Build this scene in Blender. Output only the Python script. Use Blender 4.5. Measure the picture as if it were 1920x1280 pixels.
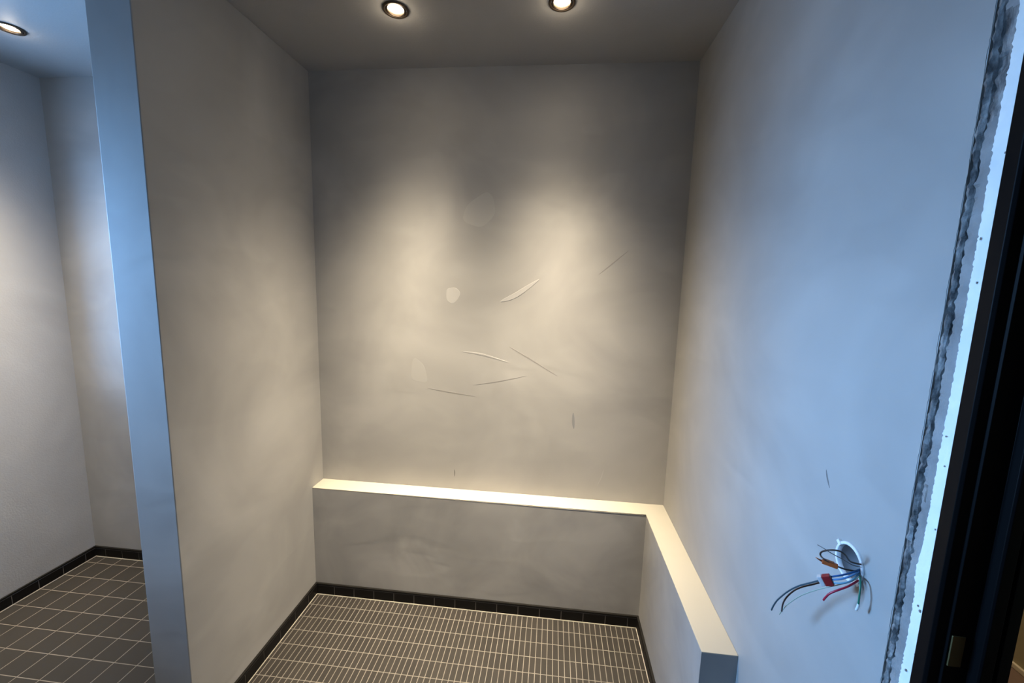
import bpy, bmesh, math, random
from mathutils import Vector, Matrix, noise

random.seed(7)
C = bpy.context.scene
for o in list(bpy.data.objects):
    bpy.data.objects.remove(o)

# ------------------------------------------------------------------ camera
cam_d = bpy.data.cameras.new('camera')
cam_d.lens = 14.327
cam_d.sensor_width = 36.0
cam_d.clip_start = 0.02
cam = bpy.data.objects.new('camera', cam_d)
C.collection.objects.link(cam)
M = [[0.994275, -0.098618, -0.041119], [0.103239, 0.985874, 0.131883], [0.027533, -0.135373, 0.990412]]
cam.matrix_world = Matrix(((M[0][0], M[0][2], -M[0][1], 1.0985),
                           (M[1][0], M[1][2], -M[1][1], -1.7119),
                           (M[2][0], M[2][2], -M[2][1], 1.5249),
                           (0, 0, 0, 1)))
C.camera = cam

# ------------------------------------------------------------------ daylight, exposure
DAY = (0.25, 0.53, 1.0)
DAY_STRENGTH = 112.0
GROUND = 0.16       # brightness of the ground outside, relative to the sky
w = bpy.data.worlds.new('overcast_sky')
C.world = w
w.use_nodes = True
bg = w.node_tree.nodes['Background']
_nt = w.node_tree
_tc = _nt.nodes.new('ShaderNodeTexCoord')
_sp = _nt.nodes.new('ShaderNodeSeparateXYZ')
_mr = _nt.nodes.new('ShaderNodeMapRange')
_mr.inputs['From Min'].default_value = -0.10
_mr.inputs['From Max'].default_value = 0.10
_mx = _nt.nodes.new('ShaderNodeMix')
_mx.data_type = 'RGBA'
_mx.inputs[6].default_value = (*(c*GROUND for c in DAY), 1)
_mx.inputs[7].default_value = (*DAY, 1)
_nt.links.new(_tc.outputs['Generated'], _sp.inputs[0])
_nt.links.new(_sp.outputs[2], _mr.inputs['Value'])
_nt.links.new(_mr.outputs[0], _mx.inputs[0])
_nt.links.new(_mx.outputs[2], bg.inputs['Color'])
bg.inputs['Strength'].default_value = DAY_STRENGTH
C.view_settings.view_transform = 'Standard'
C.view_settings.look = 'None'
C.view_settings.exposure = 0.0
C.view_settings.gamma = 1.0
C.view_settings.use_curve_mapping = False
C.cycles.max_bounces = 10
C.cycles.diffuse_bounces = 8
C.cycles.use_denoising = True

LAMP = (1.0, 0.845, 0.625)
LAMP_W = 550.0
BEAM_HALF = 15.0    # degrees off axis at which the beam falls to one half
WIDE, WIDE_HALF = 0.0095, 43.0   # softer outer beam
SPILL = 0.0004
TILT = math.radians(5)

# room dimensions (metres)
H = 2.427
XL, XR = -1.341, 1.635          # outer room walls (inner faces)
YB = 0.103                      # back wall face
YF = -3.30                      # wall behind the photographer
PX0, PX1, PY = -0.140, -0.009, -0.672   # partition
LZ = 0.549                      # ledge top
WIN = (-1.30, -0.55, 1.15, 2.15)        # window in the left wall: y0,y1,z0,z1

pl = bpy.data.lights.new('window_daylight', 'AREA')
pl.shape = 'RECTANGLE'
pl.size = WIN[1]-WIN[0]
pl.size_y = WIN[3]-WIN[2]
pl.cycles.is_portal = True
po = bpy.data.objects.new('window_daylight', pl)
C.collection.objects.link(po)
po.location = (XL-0.11, (WIN[0]+WIN[1])/2, (WIN[2]+WIN[3])/2)
po.rotation_euler = Matrix(((0, 0, -1), (1, 0, 0), (0, -1, 0))).transposed().to_euler()
# the light's -Z must look along +X: columns are local axes
po.rotation_euler = Matrix(((0, 0, -1), (1, 0, 0), (0, -1, 0))).to_euler()

# ------------------------------------------------------------------ materials
def new_mat(name, col, rough=0.6, metal=0.0, spec=0.5):
    m = bpy.data.materials.new(name)
    m.use_nodes = True
    b = m.node_tree.nodes['Principled BSDF']
    b.inputs['Base Color'].default_value = (*col, 1)
    b.inputs['Roughness'].default_value = rough
    b.inputs['Metallic'].default_value = metal
    b.inputs['Specular IOR Level'].default_value = spec
    return m

def node(nt, kind, **kw):
    n = nt.nodes.new(kind)
    for k, v in kw.items():
        setattr(n, k, v)
    return n

def math_n(nt, op, a, b=None, c=None):
    n = node(nt, 'ShaderNodeMath', operation=op)
    for i, v in enumerate((a, b, c)):
        if v is None:
            continue
        if isinstance(v, (int, float)):
            n.inputs[i].default_value = v
        else:
            nt.links.new(v, n.inputs[i])
    return n.outputs[0]

def mix_col(nt, fac, a, b):
    n = node(nt, 'ShaderNodeMix', data_type='RGBA')
    for s, v in ((n.inputs[0], fac), (n.inputs[6], a), (n.inputs[7], b)):
        if isinstance(v, (int, float)):
            s.default_value = v
        elif isinstance(v, tuple):
            s.default_value = (*v, 1)
        else:
            nt.links.new(v, s)
    return n.outputs[2]

def plaster(name, dark, light, cloud=1.6, bump=0.05, rough=0.55, trowel=True, grain=0.0, spec=0.3):
    """trowelled mineral plaster: soft clouds, overlapping trowel passes, fine grain"""
    m = new_mat(name, light, rough, spec=spec)
    nt = m.node_tree
    b = nt.nodes['Principled BSDF']
    geo = node(nt, 'ShaderNodeNewGeometry')
    pos = geo.outputs['Position']
    n1 = node(nt, 'ShaderNodeTexNoise')
    n1.inputs['Scale'].default_value = cloud
    n1.inputs['Detail'].default_value = 3.5
    n1.inputs['Roughness'].default_value = 0.55
    n1.inputs['Distortion'].default_value = 0.6
    nt.links.new(pos, n1.inputs['Vector'])
    ramp = node(nt, 'ShaderNodeMapRange')
    ramp.inputs['From Min'].default_value = 0.32
    ramp.inputs['From Max'].default_value = 0.68
    nt.links.new(n1.outputs['Fac'], ramp.inputs['Value'])
    col = mix_col(nt, ramp.outputs[0], dark, light)
    n2 = node(nt, 'ShaderNodeTexNoise')
    n2.inputs['Scale'].default_value = 7.0
    n2.inputs['Detail'].default_value = 4
    nt.links.new(pos, n2.inputs['Vector'])
    h = n2.outputs['Fac']
    if trowel:
        mp = node(nt, 'ShaderNodeMapping')
        mp.inputs['Rotation'].default_value = (0.5, 0.35, 0.7)
        mp.inputs['Scale'].default_value = (1.6, 1.6, 4.2)
        nt.links.new(pos, mp.inputs['Vector'])
        dn = node(nt, 'ShaderNodeTexNoise')
        dn.inputs['Scale'].default_value = 1.7
        nt.links.new(mp.outputs[0], dn.inputs['Vector'])
        ad = node(nt, 'ShaderNodeVectorMath', operation='ADD')
        nt.links.new(mp.outputs[0], ad.inputs[0])
        nt.links.new(dn.outputs['Color'], ad.inputs[1])
        vo = node(nt, 'ShaderNodeTexVoronoi', feature='SMOOTH_F1')
        vo.inputs['Scale'].default_value = 1.5
        vo.inputs['Smoothness'].default_value = 0.35
        nt.links.new(ad.outputs[0], vo.inputs['Vector'])
        sep = node(nt, 'ShaderNodeSeparateColor')
        nt.links.new(vo.outputs['Color'], sep.inputs[0])
        f = math_n(nt, 'MULTIPLY', sep.outputs[0], 0.35)
        col = mix_col(nt, f, col, tuple(c*0.90 for c in dark))
        h = math_n(nt, 'ADD', h, math_n(nt, 'MULTIPLY', sep.outputs[0], 0.9))
    if grain:
        n3 = node(nt, 'ShaderNodeTexNoise')
        n3.inputs['Scale'].default_value = 160.0
        n3.inputs['Detail'].default_value = 2
        nt.links.new(pos, n3.inputs['Vector'])
        h = math_n(nt, 'ADD', h, math_n(nt, 'MULTIPLY', n3.outputs['Fac'], grain))
    nt.links.new(col, b.inputs['Base Color'])
    bp = node(nt, 'ShaderNodeBump')
    bp.inputs['Strength'].default_value = bump
    bp.inputs['Distance'].default_value = 0.02
    nt.links.new(h, bp.inputs['Height'])
    nt.links.new(bp.outputs[0], b.inputs['Normal'])
    return m

def tiles(name, px, py, x0, y0, gx, gy, tile_a, tile_b, grout, rough=0.55):
    """rectangular tile grid in the floor's own plane; gx, gy = grout widths"""
    m = new_mat(name, tile_a, rough, spec=0.3)
    nt = m.node_tree
    b = nt.nodes['Principled BSDF']
    geo = node(nt, 'ShaderNodeNewGeometry')
    sp = node(nt, 'ShaderNodeSeparateXYZ')
    nt.links.new(geo.outputs['Position'], sp.inputs[0])
    def axis(out, p, o, g):
        u = math_n(nt, 'DIVIDE', math_n(nt, 'SUBTRACT', out, o), p)
        i = math_n(nt, 'ROUND', u)
        d = math_n(nt, 'MULTIPLY', math_n(nt, 'ABSOLUTE', math_n(nt, 'SUBTRACT', u, i)), p)
        ln = math_n(nt, 'LESS_THAN', d, g/2)
        return ln, math_n(nt, 'FLOOR', u)
    lx, ix = axis(sp.outputs[0], px, x0, gx)
    ly, iy = axis(sp.outputs[1], py, y0, gy)
    g = math_n(nt, 'MAXIMUM', lx, ly)
    cb = node(nt, 'ShaderNodeCombineXYZ')
    nt.links.new(ix, cb.inputs[0])
    nt.links.new(iy, cb.inputs[1])
    wn = node(nt, 'ShaderNodeTexWhiteNoise')
    nt.links.new(cb.outputs[0], wn.inputs['Vector'])
    ns = node(nt, 'ShaderNodeTexNoise')
    ns.inputs['Scale'].default_value = 240
    nt.links.new(geo.outputs['Position'], ns.inputs['Vector'])
    f = math_n(nt, 'ADD', math_n(nt, 'MULTIPLY', wn.outputs['Value'], 0.7), math_n(nt, 'MULTIPLY', ns.outputs['Fac'], 0.3))
    tc = mix_col(nt, f, tile_a, tile_b)
    n4 = node(nt, 'ShaderNodeTexNoise')
    n4.inputs['Scale'].default_value = 9
    nt.links.new(geo.outputs['Position'], n4.inputs['Vector'])
    gc = mix_col(nt, n4.outputs['Fac'], tuple(c*0.75 for c in grout), grout)
    col = mix_col(nt, g, tc, gc)
    nt.links.new(col, b.inputs['Base Color'])
    bp = node(nt, 'ShaderNodeBump')
    bp.inputs['Strength'].default_value = 0.25
    bp.inputs['Distance'].default_value = 0.001
    nt.links.new(math_n(nt, 'SUBTRACT', 1.0, g), bp.inputs['Height'])
    nt.links.new(bp.outputs[0], b.inputs['Normal'])
    return m

WALL_D, WALL_L = (0.328, 0.320, 0.306), (0.432, 0.421, 0.401)
m_wall = plaster('grey_trowelled_plaster', WALL_D, WALL_L, cloud=2.3, bump=0.04)
m_wall2 = plaster('grey_fine_plaster', (0.34, 0.332, 0.325), (0.42, 0.41, 0.40), trowel=False, grain=0.9, bump=0.08)
m_ceil = plaster('grey_ceiling_plaster', (0.36, 0.35, 0.34), (0.41, 0.40, 0.39), trowel=False, grain=0.5, bump=0.05)
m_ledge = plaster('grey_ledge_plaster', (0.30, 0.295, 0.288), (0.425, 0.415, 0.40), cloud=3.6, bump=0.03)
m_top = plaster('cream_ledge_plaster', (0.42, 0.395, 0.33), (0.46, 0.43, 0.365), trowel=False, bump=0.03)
m_mark = plaster('plaster_trowel_pass', (0.395, 0.385, 0.37), (0.425, 0.415, 0.40), trowel=False, bump=0.02)
m_trowel_shade = new_mat('plaster_trowel_shade', (0.27, 0.26, 0.245), 0.7)  # dark colour stands for shade along trowel lines; nothing is cut in
m_mark2 = plaster('plaster_soft_pass', (0.375, 0.366, 0.350), (0.395, 0.386, 0.368), trowel=False, bump=0.02)
m_smear = new_mat('grey_plaster_smear', (0.24, 0.245, 0.25), 0.7)
m_broken = plaster('bare_grey_plaster', (0.20, 0.205, 0.205), (0.30, 0.305, 0.305), cloud=22, trowel=False, bump=0.2, grain=0.5)
m_scuff = new_mat('grey_scuff', (0.16, 0.155, 0.15), 0.7)
m_mosaic = tiles('brown_stick_mosaic', 0.0237, 0.0715, 1.2955, -0.0639, 0.0028, 0.0028,
                 (0.021, 0.018, 0.0155), (0.030, 0.026, 0.022), (0.215, 0.197, 0.172))
m_floor = tiles('dark_square_tile', 0.0989, 0.0989, -1.2716, 0.047, 0.003, 0.003,
                (0.024, 0.022, 0.0195), (0.030, 0.027, 0.024), (0.24, 0.215, 0.185))
m_skirt = new_mat('black_skirting_tile', (0.0065, 0.0055, 0.005), 0.4, spec=0.2)
m_skgrout = new_mat('grey_skirting_grout', (0.125, 0.112, 0.098), 0.8)
m_sktop = new_mat('black_skirting_edge', (0.010, 0.009, 0.008), 0.5, spec=0.2)
m_silic = new_mat('pale_floor_grout', (0.42, 0.38, 0.32), 0.7)
m_bronze = new_mat('dark_bronze', (0.10, 0.075, 0.055), 0.32, 0.9)
m_can = new_mat('lamp_reflector', (0.75, 0.70, 0.62), 0.25, 1.0)
m_glow = bpy.data.materials.new('lamp_lens')
m_glow.use_nodes = True
_b = m_glow.node_tree.nodes['Principled BSDF']
_b.inputs['Base Color'].default_value = (0.9, 0.85, 0.75, 1)
_b.inputs['Emission Color'].default_value = (1.0, 0.84, 0.62, 1)
_b.inputs['Emission Strength'].default_value = 14
m_white = plaster('white_flaking_paint', (0.74, 0.78, 0.77), (0.88, 0.90, 0.88), cloud=14, trowel=False, bump=0.12, grain=0.3)
m_black = new_mat('black_gloss_paint', (0.003, 0.003, 0.0034), 0.36, spec=0.10)
m_strike = new_mat('dull_brass', (0.16, 0.12, 0.05), 0.45, 0.7)
m_boxw = new_mat('white_box_plastic', (0.80, 0.82, 0.84), 0.4)
m_boxin = new_mat('grey_box_inside', (0.30, 0.30, 0.31), 0.6)
m_corr = plaster('tan_corridor_paint', (0.30, 0.25, 0.14), (0.34, 0.28, 0.16), trowel=False)
m_corrf = new_mat('brown_corridor_floor', (0.16, 0.10, 0.07), 0.5)
m_corrt = new_mat('cream_corridor_trim', (0.62, 0.52, 0.36), 0.5)
m_frame = new_mat('white_window_frame', (0.8, 0.8, 0.8), 0.4)

def seam_mat():
    """torn sealant and broken plaster: black, grey and pale crumbs"""
    m = new_mat('torn_sealant', (0.05, 0.05, 0.05), 0.7)
    nt = m.node_tree
    b = nt.nodes['Principled BSDF']
    geo = node(nt, 'ShaderNodeNewGeometry')
    mp = node(nt, 'ShaderNodeMapping')
    mp.inputs['Scale'].default_value = (90, 90, 26)
    nt.links.new(geo.outputs['Position'], mp.inputs['Vector'])
    n = node(nt, 'ShaderNodeTexNoise')
    n.inputs['Scale'].default_value = 1.0
    n.inputs['Detail'].default_value = 6
    n.inputs['Roughness'].default_value = 0.65
    nt.links.new(mp.outputs[0], n.inputs['Vector'])
    r = node(nt, 'ShaderNodeValToRGB')
    e = r.color_ramp.elements
    e[0].position = 0.38; e[0].color = (0.028, 0.030, 0.032, 1)
    e[1].position = 0.70; e[1].color = (0.34, 0.34, 0.33, 1)
    k = e.new(0.53); k.color = (0.14, 0.14, 0.14, 1)
    nt.links.new(n.outputs['Fac'], r.inputs[0])
    nt.links.new(r.outputs[0], b.inputs['Base Color'])
    return m
m_seam = seam_mat()

# ------------------------------------------------------------------ helpers
def link(name, bm, mats, parent=None, smooth=False, recalc=True):
    if recalc:
        bmesh.ops.recalc_face_normals(bm, faces=bm.faces)
    me = bpy.data.meshes.new(name)
    bm.to_mesh(me)
    bm.free()
    for m in (mats if isinstance(mats, (list, tuple)) else [mats]):
        me.materials.append(m)
    if smooth:
        for p in me.polygons:
            p.use_smooth = True
    o = bpy.data.objects.new(name, me)
    C.collection.objects.link(o)
    if parent:
        o.parent = parent
        o.matrix_parent_inverse = parent.matrix_world.inverted()
    return o

def struct(o):
    o['kind'] = 'structure'
    return o

def tag(o, label, cat, group=None):
    o['label'] = label
    o['category'] = cat
    if group:
        o['group'] = group
    return o

def empty(name, loc):
    o = bpy.data.objects.new(name, None)
    o.location = loc
    o.empty_display_size = 0.05
    C.collection.objects.link(o)
    bpy.context.view_layer.update()
    return o

def add_box(bm, x0, x1, y0, y1, z0, z1, mat=0):
    vs = [bm.verts.new((x, y, z)) for z in (z0, z1) for y in (y0, y1) for x in (x0, x1)]
    for q in ((0, 2, 3, 1), (4, 5, 7, 6), (0, 1, 5, 4), (2, 6, 7, 3), (0, 4, 6, 2), (1, 3, 7, 5)):
        bm.faces.new([vs[i] for i in q]).material_index = mat
    return vs

def box(x0, x1, y0, y1, z0, z1):
    bm = bmesh.new()
    add_box(bm, x0, x1, y0, y1, z0, z1)
    return bm

def bevel(bm, w, seg=2):
    bmesh.ops.bevel(bm, geom=[e for e in bm.edges], offset=w, segments=seg, profile=0.5, affect='EDGES')
    return bm

def prism_holes(outer, holes, t0, t1, fn):
    """flat plate with holes between depths t0 and t1; fn(u, v, t) -> point"""
    bm = bmesh.new()
    loops = [outer] + holes
    for t in (t0, t1):
        es = []
        for lp in loops:
            vs = [bm.verts.new(fn(u, v, t)) for u, v in lp]
            es += [bm.edges.new((vs[i], vs[(i+1) % len(vs)])) for i in range(len(vs))]
        bmesh.ops.triangle_fill(bm, use_beauty=True, use_dissolve=False, edges=es)
    bm.verts.ensure_lookup_table()
    n = sum(len(l) for l in loops)
    k = 0
    for lp in loops:
        L = len(lp)
        for i in range(L):
            a, b = k+i, k+(i+1) % L
            bm.faces.new([bm.verts[a], bm.verts[b], bm.verts[b+n], bm.verts[a+n]])
        k += L
    return bm

def ring(cx, cy, r, n=40):
    return [(cx+r*math.cos(2*math.pi*i/n), cy+r*math.sin(2*math.pi*i/n)) for i in range(n)]

def lathe(prof, n=48, mat=0, bm=None, closed=False):
    """revolve (r, z) about Z"""
    bm = bm or bmesh.new()
    rows = []
    for r, zz in prof:
        rows.append([bm.verts.new((r*math.cos(2*math.pi*i/n), r*math.sin(2*math.pi*i/n), zz)) for i in range(n)])
    pairs = list(zip(rows, rows[1:]))
    if closed:
        pairs.append((rows[-1], rows[0]))
    for a, b in pairs:
        for i in range(n):
            bm.faces.new([a[i], a[(i+1) % n], b[(i+1) % n], b[i]]).material_index = mat
    return bm

def spline(pts, sub=8):
    P = [Vector(p) for p in pts]
    out = []
    for i in range(len(P)-1):
        p0, p1, p2, p3 = P[max(i-1, 0)], P[i], P[i+1], P[min(i+2, len(P)-1)]
        for s in range(sub):
            t = s/sub
            out.append(0.5*((2*p1)+(p2-p0)*t+(2*p0-5*p1+4*p2-p3)*t*t+(3*p1-p0-3*p2+p3)*t**3))
    out.append(P[-1])
    return out

def tube(bm, path, r, n=10, mat=0, r_end=None):
    t = (path[1]-path[0]).normalized()
    up = Vector((0, 0, 1)) if abs(t.z) < 0.9 else Vector((0, 1, 0))
    a = t.cross(up).normalized()
    rows = []
    for i, p in enumerate(path):
        tt = (path[min(i+1, len(path)-1)]-path[max(i-1, 0)]).normalized()
        a = (a-tt*a.dot(tt)).normalized()
        b = tt.cross(a)
        rr = r if r_end is None else r+(r_end-r)*i/(len(path)-1)
        rows.append([bm.verts.new(p+(a*math.cos(2*math.pi*k/n)+b*math.sin(2*math.pi*k/n))*rr) for k in range(n)])
    for q, s in zip(rows, rows[1:]):
        for k in range(n):
            bm.faces.new([q[k], q[(k+1) % n], s[(k+1) % n], s[k]]).material_index = mat
    bm.faces.new(rows[0]).material_index = mat
    bm.faces.new(rows[-1]).material_index = mat
    return bm

# ------------------------------------------------------------------ room shell
T = 0.10
LIGHTS = [('left', 0.5335, -0.2664), ('right', 1.0847, -0.2696), ('room', -0.9659, -0.2503)]
AIM = {'left': (3.0, -4.0), 'right': (4.0, 1.0), 'room': (-2.0, -6.0)}    # degrees towards the back wall, towards the right
LIGHT_HOLE = 0.034
BOXC = (-0.995, 1.060)      # wall box centre (y, z)
DOOR = (-2.05, -1.090, 2.12)

struct(link('ceiling', prism_holes([(XL-T, YF-T), (3.2, YF-T), (3.2, 1.1), (XL-T, 1.1)],
       [ring(x, y, LIGHT_HOLE) for _, x, y in LIGHTS], H, H+0.012, lambda u, v, t: (u, v, t)), m_ceil))

# floor: square tiles everywhere, stick mosaic inside the alcove
bm = bmesh.new()
def quad(x0, x1, y0, y1, mat, z=0.0):
    f = bm.faces.new([bm.verts.new(p) for p in ((x0, y0, z), (x1, y0, z), (x1, y1, z), (x0, y1, z))])
    f.material_index = mat
xm = PX0+0.06
quad(XL-T, xm, YF-T, YB+T, 0)
quad(xm, XR+T, YF-T, PY, 0)
quad(xm, XR+T, PY, YB+T, 1)
struct(link('floor', bm, [m_floor, m_mosaic]))
struct(link('floor_corridor', box(XR+T, 3.2, YF-T, 1.1, -0.02, 0.0), m_corrf))

struct(link('wall_back', box(XL-T, XR+T, YB, YB+T, 0, H), m_wall))
struct(link('wall_left', prism_holes([(YB, 0), (YB, H), (YF, H), (YF, 0)],
       [[(WIN[0], WIN[2]), (WIN[1], WIN[2]), (WIN[1], WIN[3]), (WIN[0], WIN[3])]],
       XL, XL-T, lambda u, v, t: (t, u, v)), m_wall2))
struct(link('wall_front', box(XL-T, XR+T, YF-T, YF, 0, H), m_wall2))
struct(link('wall_right', prism_holes(
       [(YB, 0), (YB, H), (YF, H), (YF, 0), (DOOR[0], 0), (DOOR[0], DOOR[2]), (DOOR[1], DOOR[2]), (DOOR[1], 0)],
       [ring(BOXC[0], BOXC[1], 0.031, 32)], XR, XR+T, lambda u, v, t: (t, u, v)), m_wall))
bm = bevel(box(PX0, PX1, PY, YB+0.02, 0, H), 0.0025, 3)
struct(link('wall_middle', bm, m_wall))
# corridor beyond the doorway
bm = bmesh.new()
add_box(bm, 3.08, 3.2, YF-T, 1.1, 0, H)
add_box(bm, XR+T, 3.2, 1.0, 1.1, 0, H)
add_box(bm, XR+T, 3.2, YF-T, YF, 0, H)
add_box(bm, XR, XR+T, YB+T, 1.1, 0, H)
struct(link('wall_corridor', bm, m_corr))
struct(link('baseboard_corridor', bevel(box(3.068, 3.08, YF, 1.0, 0, 0.022), 0.003), m_corrt))

# window in the left wall, behind the partition's edge
bm = bmesh.new()
y0, y1, z0, z1 = WIN
for a in ((y0, y0+0.045, z0, z1), (y1-0.045, y1, z0, z1), (y0, y1, z0, z0+0.045), (y0, y1, z1-0.045, z1)):
    add_box(bm, XL-0.085, XL-0.035, *a)
struct(link('window_1', bm, m_frame))
# unseen slab added outside above the window to block steep sky light
struct(link('sky_blocker', box(XL-1.35, XL-T-0.001, -3.0, 1.2, 2.24, 2.36), m_ceil))

# ------------------------------------------------------------------ skirting tiles
def skirting(name, axis, face, back, a0, a1, first, up=1, hs=0.0573):
    """tile row along one axis: the run a0..a1, a joint at 'first' and every 0.1 m"""
    bm = bmesh.new()
    lo, hi = min(face, back), max(face, back)
    sgn = 1 if face > back else -1
    def bx(u0, u1, w0, w1, z0, z1, mat):
        if u1-u0 < 1e-4:
            return
        if axis == 'x':
            add_box(bm, u0, u1, min(w0, w1), max(w0, w1), z0, z1, mat)
        else:
            add_box(bm, min(w0, w1), max(w0, w1), u0, u1, z0, z1, mat)
    g = 0.0035
    inner = face-sgn*0.0012
    bx(a0, a1, back, inner, 0.0, hs-0.001, 1)                   # joint body
    k = math.ceil((a0-first)/0.1-1e-6)
    cuts = [a0-g/2]
    while first+0.1*k < a1:
        cuts.append(first+0.1*k)
        k += 1
    cuts.append(a1+g/2)
    for c0, c1 in zip(cuts, cuts[1:]):
        bx(max(c0+g/2, a0), min(c1-g/2, a1), inner, face, 0.0035, hs-0.0115, 0)
    bx(a0, a1, back, face, hs-0.008, hs, 2)                       # edge strip along the top
    bx(a0, a1, face-sgn*0.001, face+sgn*0.0025, 0.0, 0.0025, 3)     # pale floor joint
    return struct(link(name, bm, [m_skirt, m_skgrout, m_sktop, m_silic]))

WF = 1.530
skirting('baseboard_back', 'x', 0.0, 0.0088, 0.0, WF, 0.090)
skirting('baseboard_middle', 'y', 0.0, PX1, PY-0.009, 0.0088, -0.0678-0.8)
skirting('baseboard_right', 'y', WF, WF+0.0088, -0.670, 0.0088, -0.045-0.8)
skirting('baseboard_corner', 'x', YB-0.009, YB, XL, PX0-0.009, -1.2716)
skirting('baseboard_left', 'y', XL+0.009, XL, YF, YB-0.009, 0.047-3.3)
skirting('baseboard_partition', 'y', PX0-0.009, PX0, PY-0.009, YB-0.009, 0.047-0.8)
skirting('baseboard_end', 'x', PY-0.009, PY, PX0, PX1, -0.12)

# ------------------------------------------------------------------ L-shaped ledge
LX = WF+0.0089
LY = -0.672
led = empty('boxed_ledge', (1.58, 0.05, 0.0))
tag(led, 'low L-shaped boxed-in grey plaster ledge with bright cream top in the alcove corner', 'ledge')
def Lpoly(bm, z0, z1, off=0.0):
    P = [(PX1+0.0003, 0.009-off), (LX-off, 0.009-off), (LX-off, LY-off), (XR-0.0005, LY-off), (XR-0.0005, YB-0.0005), (PX1+0.0003, YB-0.0005)]
    lo = [bm.verts.new((x, y, z0)) for x, y in P]
    hi = [bm.verts.new((x, y, z1)) for x, y in P]
    bm.faces.new(lo[::-1])
    bm.faces.new(hi)
    for i in range(6):
        j = (i+1) % 6
        bm.faces.new([lo[i], lo[j], hi[j], hi[i]])
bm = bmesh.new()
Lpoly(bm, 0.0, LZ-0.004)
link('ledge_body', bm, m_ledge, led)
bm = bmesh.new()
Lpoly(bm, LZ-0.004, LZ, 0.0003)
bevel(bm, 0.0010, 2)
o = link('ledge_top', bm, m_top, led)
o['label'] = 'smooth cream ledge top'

# ------------------------------------------------------------------ trowel marks and scuffs on the back wall
def mark(name, poly, thick, mat, parent, plane='y', at=YB):
    bm = bmesh.new()
    if plane == 'y':
        f = lambda a, b, t: (a, at-t, b)
    else:
        f = lambda a, b, t: (at-t, a, b)
    lo = [bm.verts.new(f(a, b, 0)) for a, b in poly]
    cx = sum(p[0] for p in poly)/len(poly)
    cz = sum(p[1] for p in poly)/len(poly)
    hi = [bm.verts.new(f(a+(cx-a)*0.06, b+(cz-b)*0.06, thick)) for a, b in poly]
    bm.faces.new(hi)
    for i in range(len(poly)):
        j = (i+1) % len(poly)
        bm.faces.new([lo[i], lo[j], hi[j], hi[i]])
    return link(name, bm, mat, parent)

def streak(p, width):
    """long lens-shaped outline along a polyline"""
    P = [Vector((a, b, 0)) for a, b in p]
    Q = [Vector((v.x, v.y)) for v in spline([(a, b, 0) for a, b in p], 6)]
    L, R = [], []
    for i, v in enumerate(Q):
        d = (Q[min(i+1, len(Q)-1)]-Q[max(i-1, 0)]).normalized()
        n = Vector((-d.y, d.x))
        s = width*(0.12+0.88*math.sin(math.pi*(i+0.3)/(len(Q)-0.4)))/2
        L.append(tuple(v+n*s))
        R.append(tuple(v-n*s))
    return L+R[::-1]

def rounded(p):
    n = len(p)
    q = []
    for i in range(n):
        a, b, c = Vector(p[i-1]), Vector(p[i]), Vector(p[(i+1) % n])
        for t in (0.0, 0.25, 0.5, 0.75):
            s0, s1 = a.lerp(b, 0.65), b.lerp(c, 0.35)
            q.append(tuple(s0.lerp(b, t).lerp(b.lerp(s1, t), t)))
        q.append(tuple(b.lerp(c, 0.35)))
    return q

wb = bpy.data.objects['wall_back']
wr = bpy.data.objects['wall_right']
mark('trowel_patch', rounded([(0.612, 1.505), (0.655, 1.512), (0.680, 1.488), (0.664, 1.455), (0.640, 1.432), (0.612, 1.452)]), 0.0003, m_mark, wb)
mark('trowel_patch', rounded([(0.68, 1.80), (0.77, 1.77), (0.83, 1.83), (0.82, 1.90), (0.79, 1.93), (0.70, 1.87)]), 0.0002, m_mark2, wb)
mark('trowel_patch', rounded([(0.455, 1.19), (0.51, 1.15), (0.53, 1.06), (0.44, 1.07)]), 0.0002, m_mark2, wb)
mark('trowel_ridge', streak([(0.86, 1.452), (0.93, 1.485), (1.03, 1.556)], 0.022), 0.0008, m_mark, wb)
mark('trowel_shade', streak([(0.9055, 1.2508), (0.99, 1.205), (1.127, 1.1263)], 0.006), 0.0003, m_trowel_shade, wb)
mark('trowel_shade', streak([(0.521, 1.0395), (0.64, 1.024), (0.757, 1.0115)], 0.006), 0.0003, m_trowel_shade, wb)
mark('trowel_shade', streak([(0.74, 1.0644), (0.86, 1.088), (0.99, 1.121)], 0.004), 0.0003, m_trowel_shade, wb)
mark('trowel_shade', streak([(1.285, 1.582), (1.34, 1.63), (1.405, 1.686)], 0.005), 0.0003, m_trowel_shade, wb)
mark('trowel_ridge', streak([(0.69, 1.22), (0.78, 1.21), (0.90, 1.18)], 0.008), 0.0005, m_mark, wb)
mark('smear', streak([(1.206, 0.96), (1.2084, 0.919), (1.212, 0.885)], 0.012), 0.0003, m_smear, wb)
mark('scuff', streak([(0.656, 0.646), (0.658, 0.630), (0.6572, 0.611)], 0.005), 0.0003, m_scuff, wb)
mark('scuff', streak([(1.357, 0.700), (1.348, 0.66), (1.333, 0.619)], 0.005), 0.0003, m_mark, wb)
mark('scuff', streak([(-0.905, 1.19), (-0.911, 1.176), (-0.921, 1.160)], 0.004), 0.0003, m_scuff, wr, 'x', XR)

# ------------------------------------------------------------------ doorway edge: torn sealant, white strip, black frame
def jag(zz, s, a):
    return a*noise.noise(Vector((3.1*s, 0.7*s, zz*s)))

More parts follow.
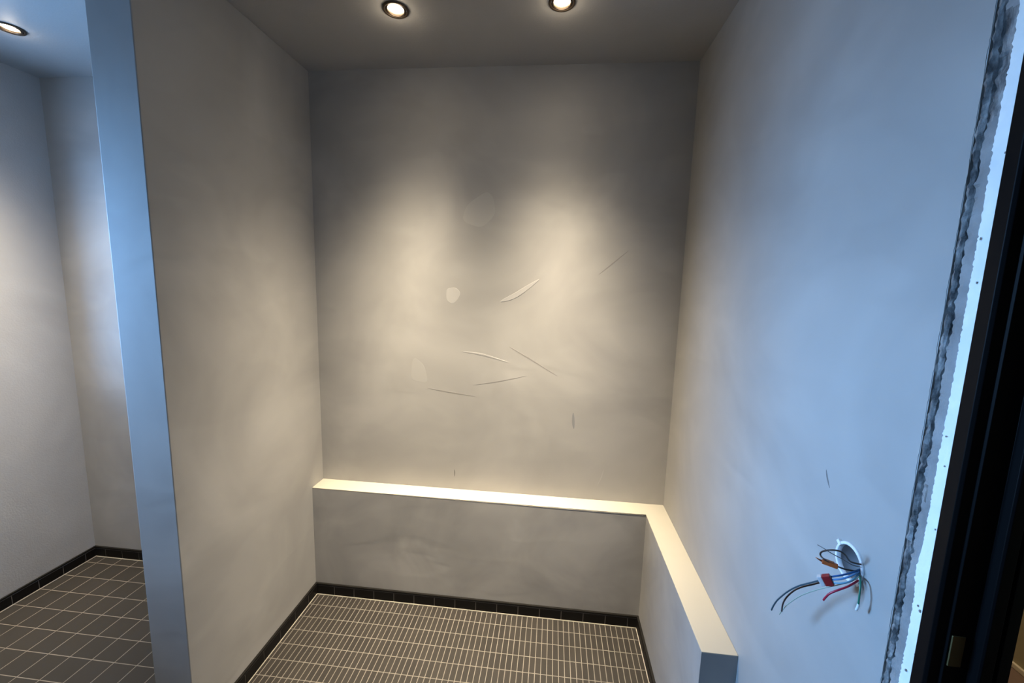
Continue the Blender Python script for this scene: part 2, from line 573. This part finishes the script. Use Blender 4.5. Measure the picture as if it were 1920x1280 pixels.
ZN = 900
ztop = DOOR[2]-0.02
bm = bmesh.new()
cols = [(-1.0865, 0.0004), (-1.0893, 0.0004), (-1.0902, -0.006), (-1.0920, -0.001), (-1.0960, 0.0010), (-1.0995, -0.0015),
        (-1.1020, -0.007), (-1.1036, -0.0005), (-1.111, 0.0006), (-1.122, 0.0004)]
grid = []
for i in range(ZN+1):
    zz = ztop*i/ZN
    row = []
    wide = max(0.0, 1-abs(zz-1.81)/0.075)       # the deep broken-out place near the top
    for k, (y, d) in enumerate(cols):
        amp = 0.0 if k == 9 else (0.0016 if k < 2 else 0.0024)
        yy = y+jag(zz, 31+5*k, amp)+jag(zz, 130, amp*0.5)
        dd = d
        if 1 < k < 8:
            dd += jag(zz, 70+9*k, 0.0026)+jag(zz, 190, 0.0015)
        if wide > 0 and k > 4:
            dd -= 0.006*wide*(0.6+noise.noise(Vector((k*1.7, 5.0, zz*90))))
        row.append(bm.verts.new((XR-dd-0.0003, yy, zz)))
    grid.append(row)
for i in range(ZN):
    for k in range(len(cols)-1):
        f = bm.faces.new([grid[i][k], grid[i][k+1], grid[i+1][k+1], grid[i+1][k]])
        zz = ztop*i/ZN
        thin = noise.noise(Vector((0, 9.0, zz*14)))
        if k < 2:
            f.material_index = 2
        elif k in (2, 5, 6):
            f.material_index = 0
        elif k in (3, 4):
            f.material_index = 0 if thin > -0.45 else 1
        elif k == 7:
            f.material_index = 0 if (thin > 0.45 or abs(zz-1.81) < 0.065) else 1
        else:
            f.material_index = 0 if abs(zz-1.81+0.01*noise.noise(Vector((4, 4, zz*60)))) < 0.062 else 1
struct(link('trim_1', bm, [m_seam, m_broken, m_wall], smooth=False))

bm = bmesh.new()
grid = []
for i in range(ZN+1):
    zz = ztop*i/ZN
    lump = 0.004*max(0.0, 1-abs(zz-1.135)/0.035)
    l = -1.1195+jag(zz, 9, 0.0016)+jag(zz, 150, 0.0020)+jag(zz, 420, 0.0014)+lump
    r = -1.1425+jag(zz, 60, 0.0006)+jag(zz, 260, 0.0007)
    row = []
    for y, d in ((l, 0.0002), (l-0.0006, 0.0022), (l*0.66+r*0.34, 0.0028), (l*0.33+r*0.67, 0.003), (r, 0.003), (r-0.0005, -0.004)):
        row.append(bm.verts.new((XR-d-jag(zz, 40, 0.0006), y, zz)))
    grid.append(row)
for i in range(ZN):
    for k in range(5):
        bm.faces.new([grid[i][k], grid[i][k+1], grid[i+1][k+1], grid[i+1][k]])
struct(link('trim_2', bm, m_white))
# pits in the white paint
pits = [(-1.131, 1.545), (-1.126, 1.60), (-1.137, 1.70), (-1.132, 1.30), (-1.135, 1.21), (-1.127, 1.34), (-1.134, 1.085), (-1.130, 1.09), (-1.138, 1.02), (-1.129, 0.985)]
t2 = bpy.data.objects['trim_2']
for y, zz in pits:
    r = random.uniform(0.0010, 0.0022)
    mark('paint_pit', [(y+r*math.cos(a*1.05)*random.uniform(.6, 1), zz+r*1.3*math.sin(a*1.05)) for a in range(6)], 0.0002, m_scuff, t2, 'x', XR-0.0040)

# the black frame: architrave, reveal and stop, one jamb each side and a head
door = empty('door_1', (XR, (DOOR[0]+DOOR[1])/2, 0))
door['kind'] = 'structure'
prof = [(1.6385, -1.1425), (1.6265, -1.1425), (1.6255, -1.1435), (1.6255, -1.1600), (1.6285, -1.1632), (1.6410, -1.1645), (1.6415, -1.1675),
        (1.6700, -1.1690), (1.6705, -1.1800), (1.6725, -1.1820), (1.6860, -1.1822), (1.6865, -1.1765), (1.6905, -1.1765), (1.6910, -1.1822),
        (1.7050, -1.1822), (1.7050, -1.1425)]
def jamb(name, pf, z0, z1):
    bm = bmesh.new()
    lo = [bm.verts.new((x, y, z0)) for x, y in pf]
    hi = [bm.verts.new((x, y, z1)) for x, y in pf]
    bm.faces.new(lo)
    bm.faces.new(hi)
    n = len(pf)
    for i in range(n):
        bm.faces.new([lo[i], lo[(i+1) % n], hi[(i+1) % n], hi[i]])
    es = [e for e in bm.edges if abs(e.verts[0].co.z-e.verts[1].co.z) > 0.5]
    bmesh.ops.bevel(bm, geom=es, offset=0.0006, segments=2, profile=0.5, affect='EDGES')
    return link(name, bm, m_black, door)
jamb('door_jamb', prof, 0, DOOR[2]-0.03)
ym = DOOR[0]+0.0525
jamb('door_jamb', [(x, ym-(y+1.1425)) for x, y in prof][::-1], 0, DOOR[2]-0.03)
bm = bmesh.new()
add_box(bm, 1.6255, 1.725, ym-0.0001, -1.1424, DOOR[2]-0.035, DOOR[2]-0.001)
link('door_head', bm, m_black, door)
# plaster band beside the far jamb, above and left of the opening
struct(link('trim_3', box(XR+0.001, XR+0.09, DOOR[0]+0.0005, ym, 0, DOOR[2]-0.03), m_wall2))
struct(link('trim_4', box(XR+0.0105, XR+0.09, -1.1424, DOOR[1]-0.0005, 0, DOOR[2]-0.001), m_wall2))
bm = bevel(box(1.6440, 1.6600, -1.1693, -1.1670, 1.035, 1.080), 0.0006)
o = link('strike_plate', bm, m_strike, door)
o['label'] = 'dull brass strike plate'

# ------------------------------------------------------------------ recessed downlights
def downlight(tilt):
    root = empty('downlight', (0, 0, 0))
    fl = lathe([(0.0335, 0.004), (0.0335, -0.002), (0.0345, -0.0045), (0.038, -0.0062), (0.0415, -0.0055), (0.0430, -0.0030), (0.0430, 0.0)], 64)
    link('trim_ring', fl, m_bronze, root, smooth=True)
    Rm = Matrix.Rotation(tilt, 4, 'X')
    gb = lathe([(0.0328, 0.010), (0.0328, -0.0015), (0.0315, -0.004), (0.0285, -0.0045), (0.0265, -0.002), (0.0262, 0.012)], 64)
    bmesh.ops.transform(gb, matrix=Rm, verts=gb.verts)
    link('gimbal_ring', gb, m_bronze, root, smooth=True)
    rf = lathe([(0.0263, 0.012), (0.0263, 0.03), (0.0001, 0.055)], 48)
    bmesh.ops.transform(rf, matrix=Rm, verts=rf.verts)
    link('lamp_housing', rf, m_can, root, smooth=True)
    ln = lathe([(0.0258, 0.0035), (0.020, 0.0010), (0.010, -0.0004), (0.0001, -0.001)], 48)
    bmesh.ops.transform(ln, matrix=Rm, verts=ln.verts)
    link('lamp_lens', ln, m_glow, root, smooth=True)
    return root

def lamp_light(x, y, power, aim=(5.0, 0.0)):
    s = bpy.data.lights.new('downlight_lamp', 'POINT')
    s.energy = power
    s.color = LAMP
    s.shadow_soft_size = 0.020
    s.use_nodes = True
    nt = s.node_tree
    em = nt.nodes['Emission']
    tc = node(nt, 'ShaderNodeTexCoord')
    sp = node(nt, 'ShaderNodeSeparateXYZ')
    nt.links.new(tc.outputs['Normal'], sp.inputs[0])
    th = math_n(nt, 'ARCCOSINE', math_n(nt, 'MULTIPLY', sp.outputs[2], -1.0))     # angle off the lamp's axis
    def lobe(half):
        q = math_n(nt, 'MULTIPLY', th, 1/math.radians(half))
        return math_n(nt, 'POWER', 0.5, math_n(nt, 'MULTIPLY', q, q))
    tot = math_n(nt, 'ADD', lobe(BEAM_HALF), math_n(nt, 'MULTIPLY', lobe(WIDE_HALF), WIDE))
    tot = math_n(nt, 'ADD', tot, SPILL)
    nt.links.new(tot, em.inputs['Strength'])
    so = bpy.data.objects.new('downlight_lamp', s)
    C.collection.objects.link(so)
    so.location = (x, y, H-0.030)
    so.rotation_euler = (math.radians(aim[0]), math.radians(-aim[1]), 0)

labels = ['warm recessed ceiling downlight with bronze ring, left of the two above the alcove',
          'warm recessed ceiling downlight with bronze ring, right of the two above the alcove',
          'warm recessed ceiling downlight left of the partition, half out of the picture']
proto = None
for (nm, x, y), lb in zip(LIGHTS, labels):
    if proto is None:
        d = proto = downlight(-TILT)
    else:
        d = proto.copy()
        C.collection.objects.link(d)
        for ch in proto.children:
            c = ch.copy()
            C.collection.objects.link(c)
            c.parent = d
    d.location = (x, y, H)
    tag(d, lb, 'ceiling light', 'recessed bronze downlights')
    lamp_light(x, y, LAMP_W*(0.72 if nm == 'room' else 1.0), AIM[nm])
# unseen warm fill lamp added in front of the partition, above the picture
lamp_light(-0.22, -1.20, LAMP_W*0.42, (-3.0, 0.0))

# corridor lamp
s = bpy.data.lights.new('corridor_lamp', 'AREA')
s.energy = 22
s.size = 0.3
s.color = LAMP
so = bpy.data.objects.new('corridor_lamp', s)
C.collection.objects.link(so)
so.location = (2.4, 0.0, H-0.02)

# ------------------------------------------------------------------ wall box and its wires
bx = empty('wall_box', (XR, BOXC[0], BOXC[1]))
tag(bx, 'round white flush electrical box without cover in the right wall', 'electrical box')
R90 = Matrix.Translation((XR, BOXC[0], BOXC[1])) @ Matrix.Rotation(-math.pi/2, 4, 'Y')   # local +Z -> -X (into the room)
def on_wall(bm):
    bmesh.ops.transform(bm, matrix=R90, verts=bm.verts)
    return bm
link('box_rim', on_wall(lathe([(0.0285, -0.006), (0.0285, 0.0030), (0.0292, 0.0036), (0.0325, 0.0036), (0.0335, 0.0026), (0.0335, 0.0002)], 48)), m_boxw, bx, smooth=True)
link('box_cup', on_wall(lathe([(0.0285, -0.004), (0.0282, -0.045), (0.0001, -0.045)], 48)), m_boxin, bx, smooth=True)
for a in (math.radians(52), math.radians(232)):
    q = bmesh.new()
    add_box(q, -0.0035, 0.0035, -0.006, 0.004, 0.0005, 0.0048)
    bmesh.ops.transform(q, matrix=Matrix.Rotation(a-math.pi/2, 4, 'Z') @ Matrix.Translation((0, 0.034, 0)), verts=q.verts)
    link('screw_lug', on_wall(q), m_boxw, bx)

PATHS = {
'brown_loop':[(1.6548,-0.9975,1.0521),(1.6348,-1.0210,1.0736),(1.6148,-1.0233,1.0794),(1.5998,-1.0302,1.0949),(1.5898,-1.0295,1.1007),(1.5798,-1.0233,1.0972),(1.5748,-1.0130,1.0865),(1.5748,-1.0102,1.0783),(1.5768,-1.0184,1.0758),(1.5898,-1.0231,1.0705),(1.6148,-1.0172,1.0601),(1.6398,-1.0128,1.0565),(1.6548,-0.9986,1.0497)],
'grey_thin':[(1.6548,-0.9982,1.0517),(1.6348,-1.0199,1.0689),(1.6168,-1.0252,1.0748),(1.6048,-1.0185,1.0795),(1.5928,-1.0116,1.0832),(1.5848,-1.0043,1.0862),(1.5798,-0.9923,1.0859)],
'blue_dark':[(1.6548,-0.9997,1.0489),(1.6348,-1.0200,1.0648),(1.6148,-1.0236,1.0580),(1.5998,-1.0252,1.0538),(1.5898,-1.0196,1.0460)],
'blue_light':[(1.6548,-1.0004,1.0454),(1.6348,-1.0200,1.0614),(1.6128,-1.0289,1.0564),(1.5988,-1.0278,1.0487),(1.5888,-1.0219,1.0422)],
'blue_low':[(1.6548,-1.0010,1.0420),(1.6348,-1.0200,1.0581),(1.6128,-1.0336,1.0524),(1.5988,-1.0326,1.0447),(1.5898,-1.0214,1.0369)],
'teal':[(1.5828,-1.0078,1.0298),(1.5788,-1.0099,1.0302),(1.5728,-0.9974,1.0150),(1.5648,-0.9808,0.9948),(1.5588,-0.9625,0.9679),(1.5568,-0.9416,0.9346),(1.5568,-0.9308,0.9137),(1.5568,-0.9243,0.8961)],
'brown_out':[(1.5868,-1.0081,1.0270),(1.5838,-1.0086,1.0266),(1.5788,-0.9946,1.0102),(1.5728,-0.9789,0.9923),(1.5688,-0.9639,0.9720),(1.5668,-0.9493,0.9463),(1.5668,-0.9407,0.9248),(1.5668,-0.9401,0.9081)],
'pale_green':[(1.6548,-1.0017,1.0385),(1.6348,-1.0200,1.0505),(1.6168,-1.0270,1.0454),(1.5998,-1.0177,1.0288),(1.5848,-1.0022,1.0074),(1.5768,-0.9743,0.9721),(1.5728,-0.9468,0.9309),(1.5728,-0.9341,0.9084),(1.5728,-0.9239,0.8884)],
'red':[(1.6548,-1.0026,1.0336),(1.6348,-1.0200,1.0451),(1.6228,-1.0278,1.0451),(1.6098,-1.0310,1.0385),(1.5968,-1.0304,1.0304),(1.5878,-1.0259,1.0195),(1.5848,-1.0229,1.0103),(1.5848,-1.0178,0.9997)],
'green':[(1.6548,-1.0012,1.0413),(1.6348,-1.0200,1.0535),(1.6228,-1.0379,1.0568),(1.6188,-1.0449,1.0483),(1.6168,-1.0484,1.0358),(1.6168,-1.0490,1.0211)],
'ferrule':[(1.6168,-1.0491,1.0225),(1.6168,-1.0484,1.0161),(1.6168,-1.0465,1.0096)],
}
G = 'loose wires from the wall box'
def wire(key, name, col, r, label, rough=0.35):
    bm = tube(bmesh.new(), spline(PATHS[key], 8), r, 12)
    m = new_mat(name+'_insulation_'+key, col, rough)
    o = link(name, bm, m, smooth=True)
    tag(o, label, 'wire', G)
    return o
wire('brown_loop', 'wire', (0.045, 0.030, 0.024), 0.0014, 'dark brown wire bent into a loop, highest on the left of the round wall box')
wire('grey_thin', 'wire', (0.10, 0.09, 0.085), 0.0007, 'thin straight grey wire crossing behind the brown loop')
wire('blue_dark', 'wire', (0.012, 0.10, 0.28), 0.0015, 'dark blue wire, upper of those running into the red push-in connector')
wire('blue_light', 'wire', (0.09, 0.26, 0.52), 0.0015, 'light blue wire, middle of those running into the red push-in connector')
wire('blue_low', 'wire', (0.12, 0.30, 0.42), 0.0014, 'pale teal-blue wire, lowest of those running into the red push-in connector')
wire('teal', 'wire', (0.030, 0.075, 0.10), 0.0014, 'dark teal wire drooping furthest left from the red push-in connector')
wire('brown_out', 'wire', (0.050, 0.030, 0.030), 0.0014, 'dark brown wire drooping beside the teal one from the red connector')
wire('pale_green', 'wire', (0.33, 0.42, 0.34), 0.0008, 'thin pale green wire drooping below the red push-in connector')
wire('red', 'wire', (0.42, 0.012, 0.045), 0.0016, 'short red wire with a bent-down end under the red connector')
gw = wire('green', 'wire', (0.015, 0.17, 0.11), 0.0014, 'short green wire hanging straight down from the wall box with a white tip')
bm = tube(bmesh.new(), spline(PATHS['ferrule'], 6), 0.0019, 12)
o = link('ferrule', bm, m_boxw, gw, smooth=True)
o['label'] = 'white ferrule tip'

def oriented(origin, end, up=(0, 0, 1)):
    a, b = Vector(origin), Vector(end)
    xx = (b-a).normalized()
    zz = Vector(up)
    zz = (zz-xx*zz.dot(xx)).normalized()
    yy = zz.cross(xx)
    return Matrix(((xx.x, yy.x, zz.x, a.x), (xx.y, yy.y, zz.y, a.y), (xx.z, yy.z, zz.z, a.z), (0, 0, 0, 1))), (b-a).length

def put(bm, mt):
    bmesh.ops.transform(bm, matrix=mt, verts=bm.verts)
    return bm

m_red = new_mat('red_connector_plastic', (0.30, 0.020, 0.022), 0.35)
m_clear = new_mat('clear_connector_plastic', (0.62, 0.60, 0.60), 0.2)
m_orange = new_mat('orange_lever_plastic', (0.45, 0.10, 0.025), 0.4)
m_copper = new_mat('copper', (0.42, 0.16, 0.08), 0.35, 0.8)
# push-in connector: red block with clear cap, three entry holes
mt, L = oriented((1.5908, -1.0215, 1.0420), (1.5765, -1.0125, 1.0320))
cn = empty('push_in_connector', (1.5908, -1.0215, 1.0420))
tag(cn, 'small red and clear push-in wire connector holding the blue wires', 'wire connector')
link('connector_body', put(bevel(box(0.0, L*0.62, -0.005, 0.005, -0.0085, 0.0085), 0.001), mt), m_red, cn)
link('connector_cap', put(bevel(box(L*0.62, L, -0.0047, 0.0047, -0.0082, 0.0082), 0.0012), mt), m_clear, cn)
bm = bmesh.new()
for zz in (-0.0055, 0.0, 0.0055):
    add_box(bm, -0.0006, 0.0004, -0.0022, 0.0022, zz-0.0022, zz+0.0022)
link('wire_entry', put(bm, mt), m_boxin, cn)
# lever connector on the brown wires
mt, L = oriented((1.5938, -1.0263, 1.0700), (1.5748, -1.0160, 1.0712))
lv = empty('lever_connector', (1.5938, -1.0263, 1.0700))
tag(lv, 'small orange-brown wire connector with bare tip under the brown loop', 'wire connector')
link('connector_body', put(bevel(box(0.0, L, -0.003, 0.003, -0.0036, 0.0036), 0.0008), mt), m_orange, lv)
link('lever', put(bevel(box(L*0.25, L*0.95, -0.0026, 0.0026, 0.0036, 0.0052), 0.0005), mt), m_copper, lv)
bm = tube(bmesh.new(), [Vector((L*0.95, 0, 0)), Vector((L*1.2, 0, 0.0008)), Vector((L*1.45, 0, 0.0026))], 0.0020, 10, r_end=0.0006)
link('bare_tip', put(bm, mt), m_copper, lv, smooth=True)
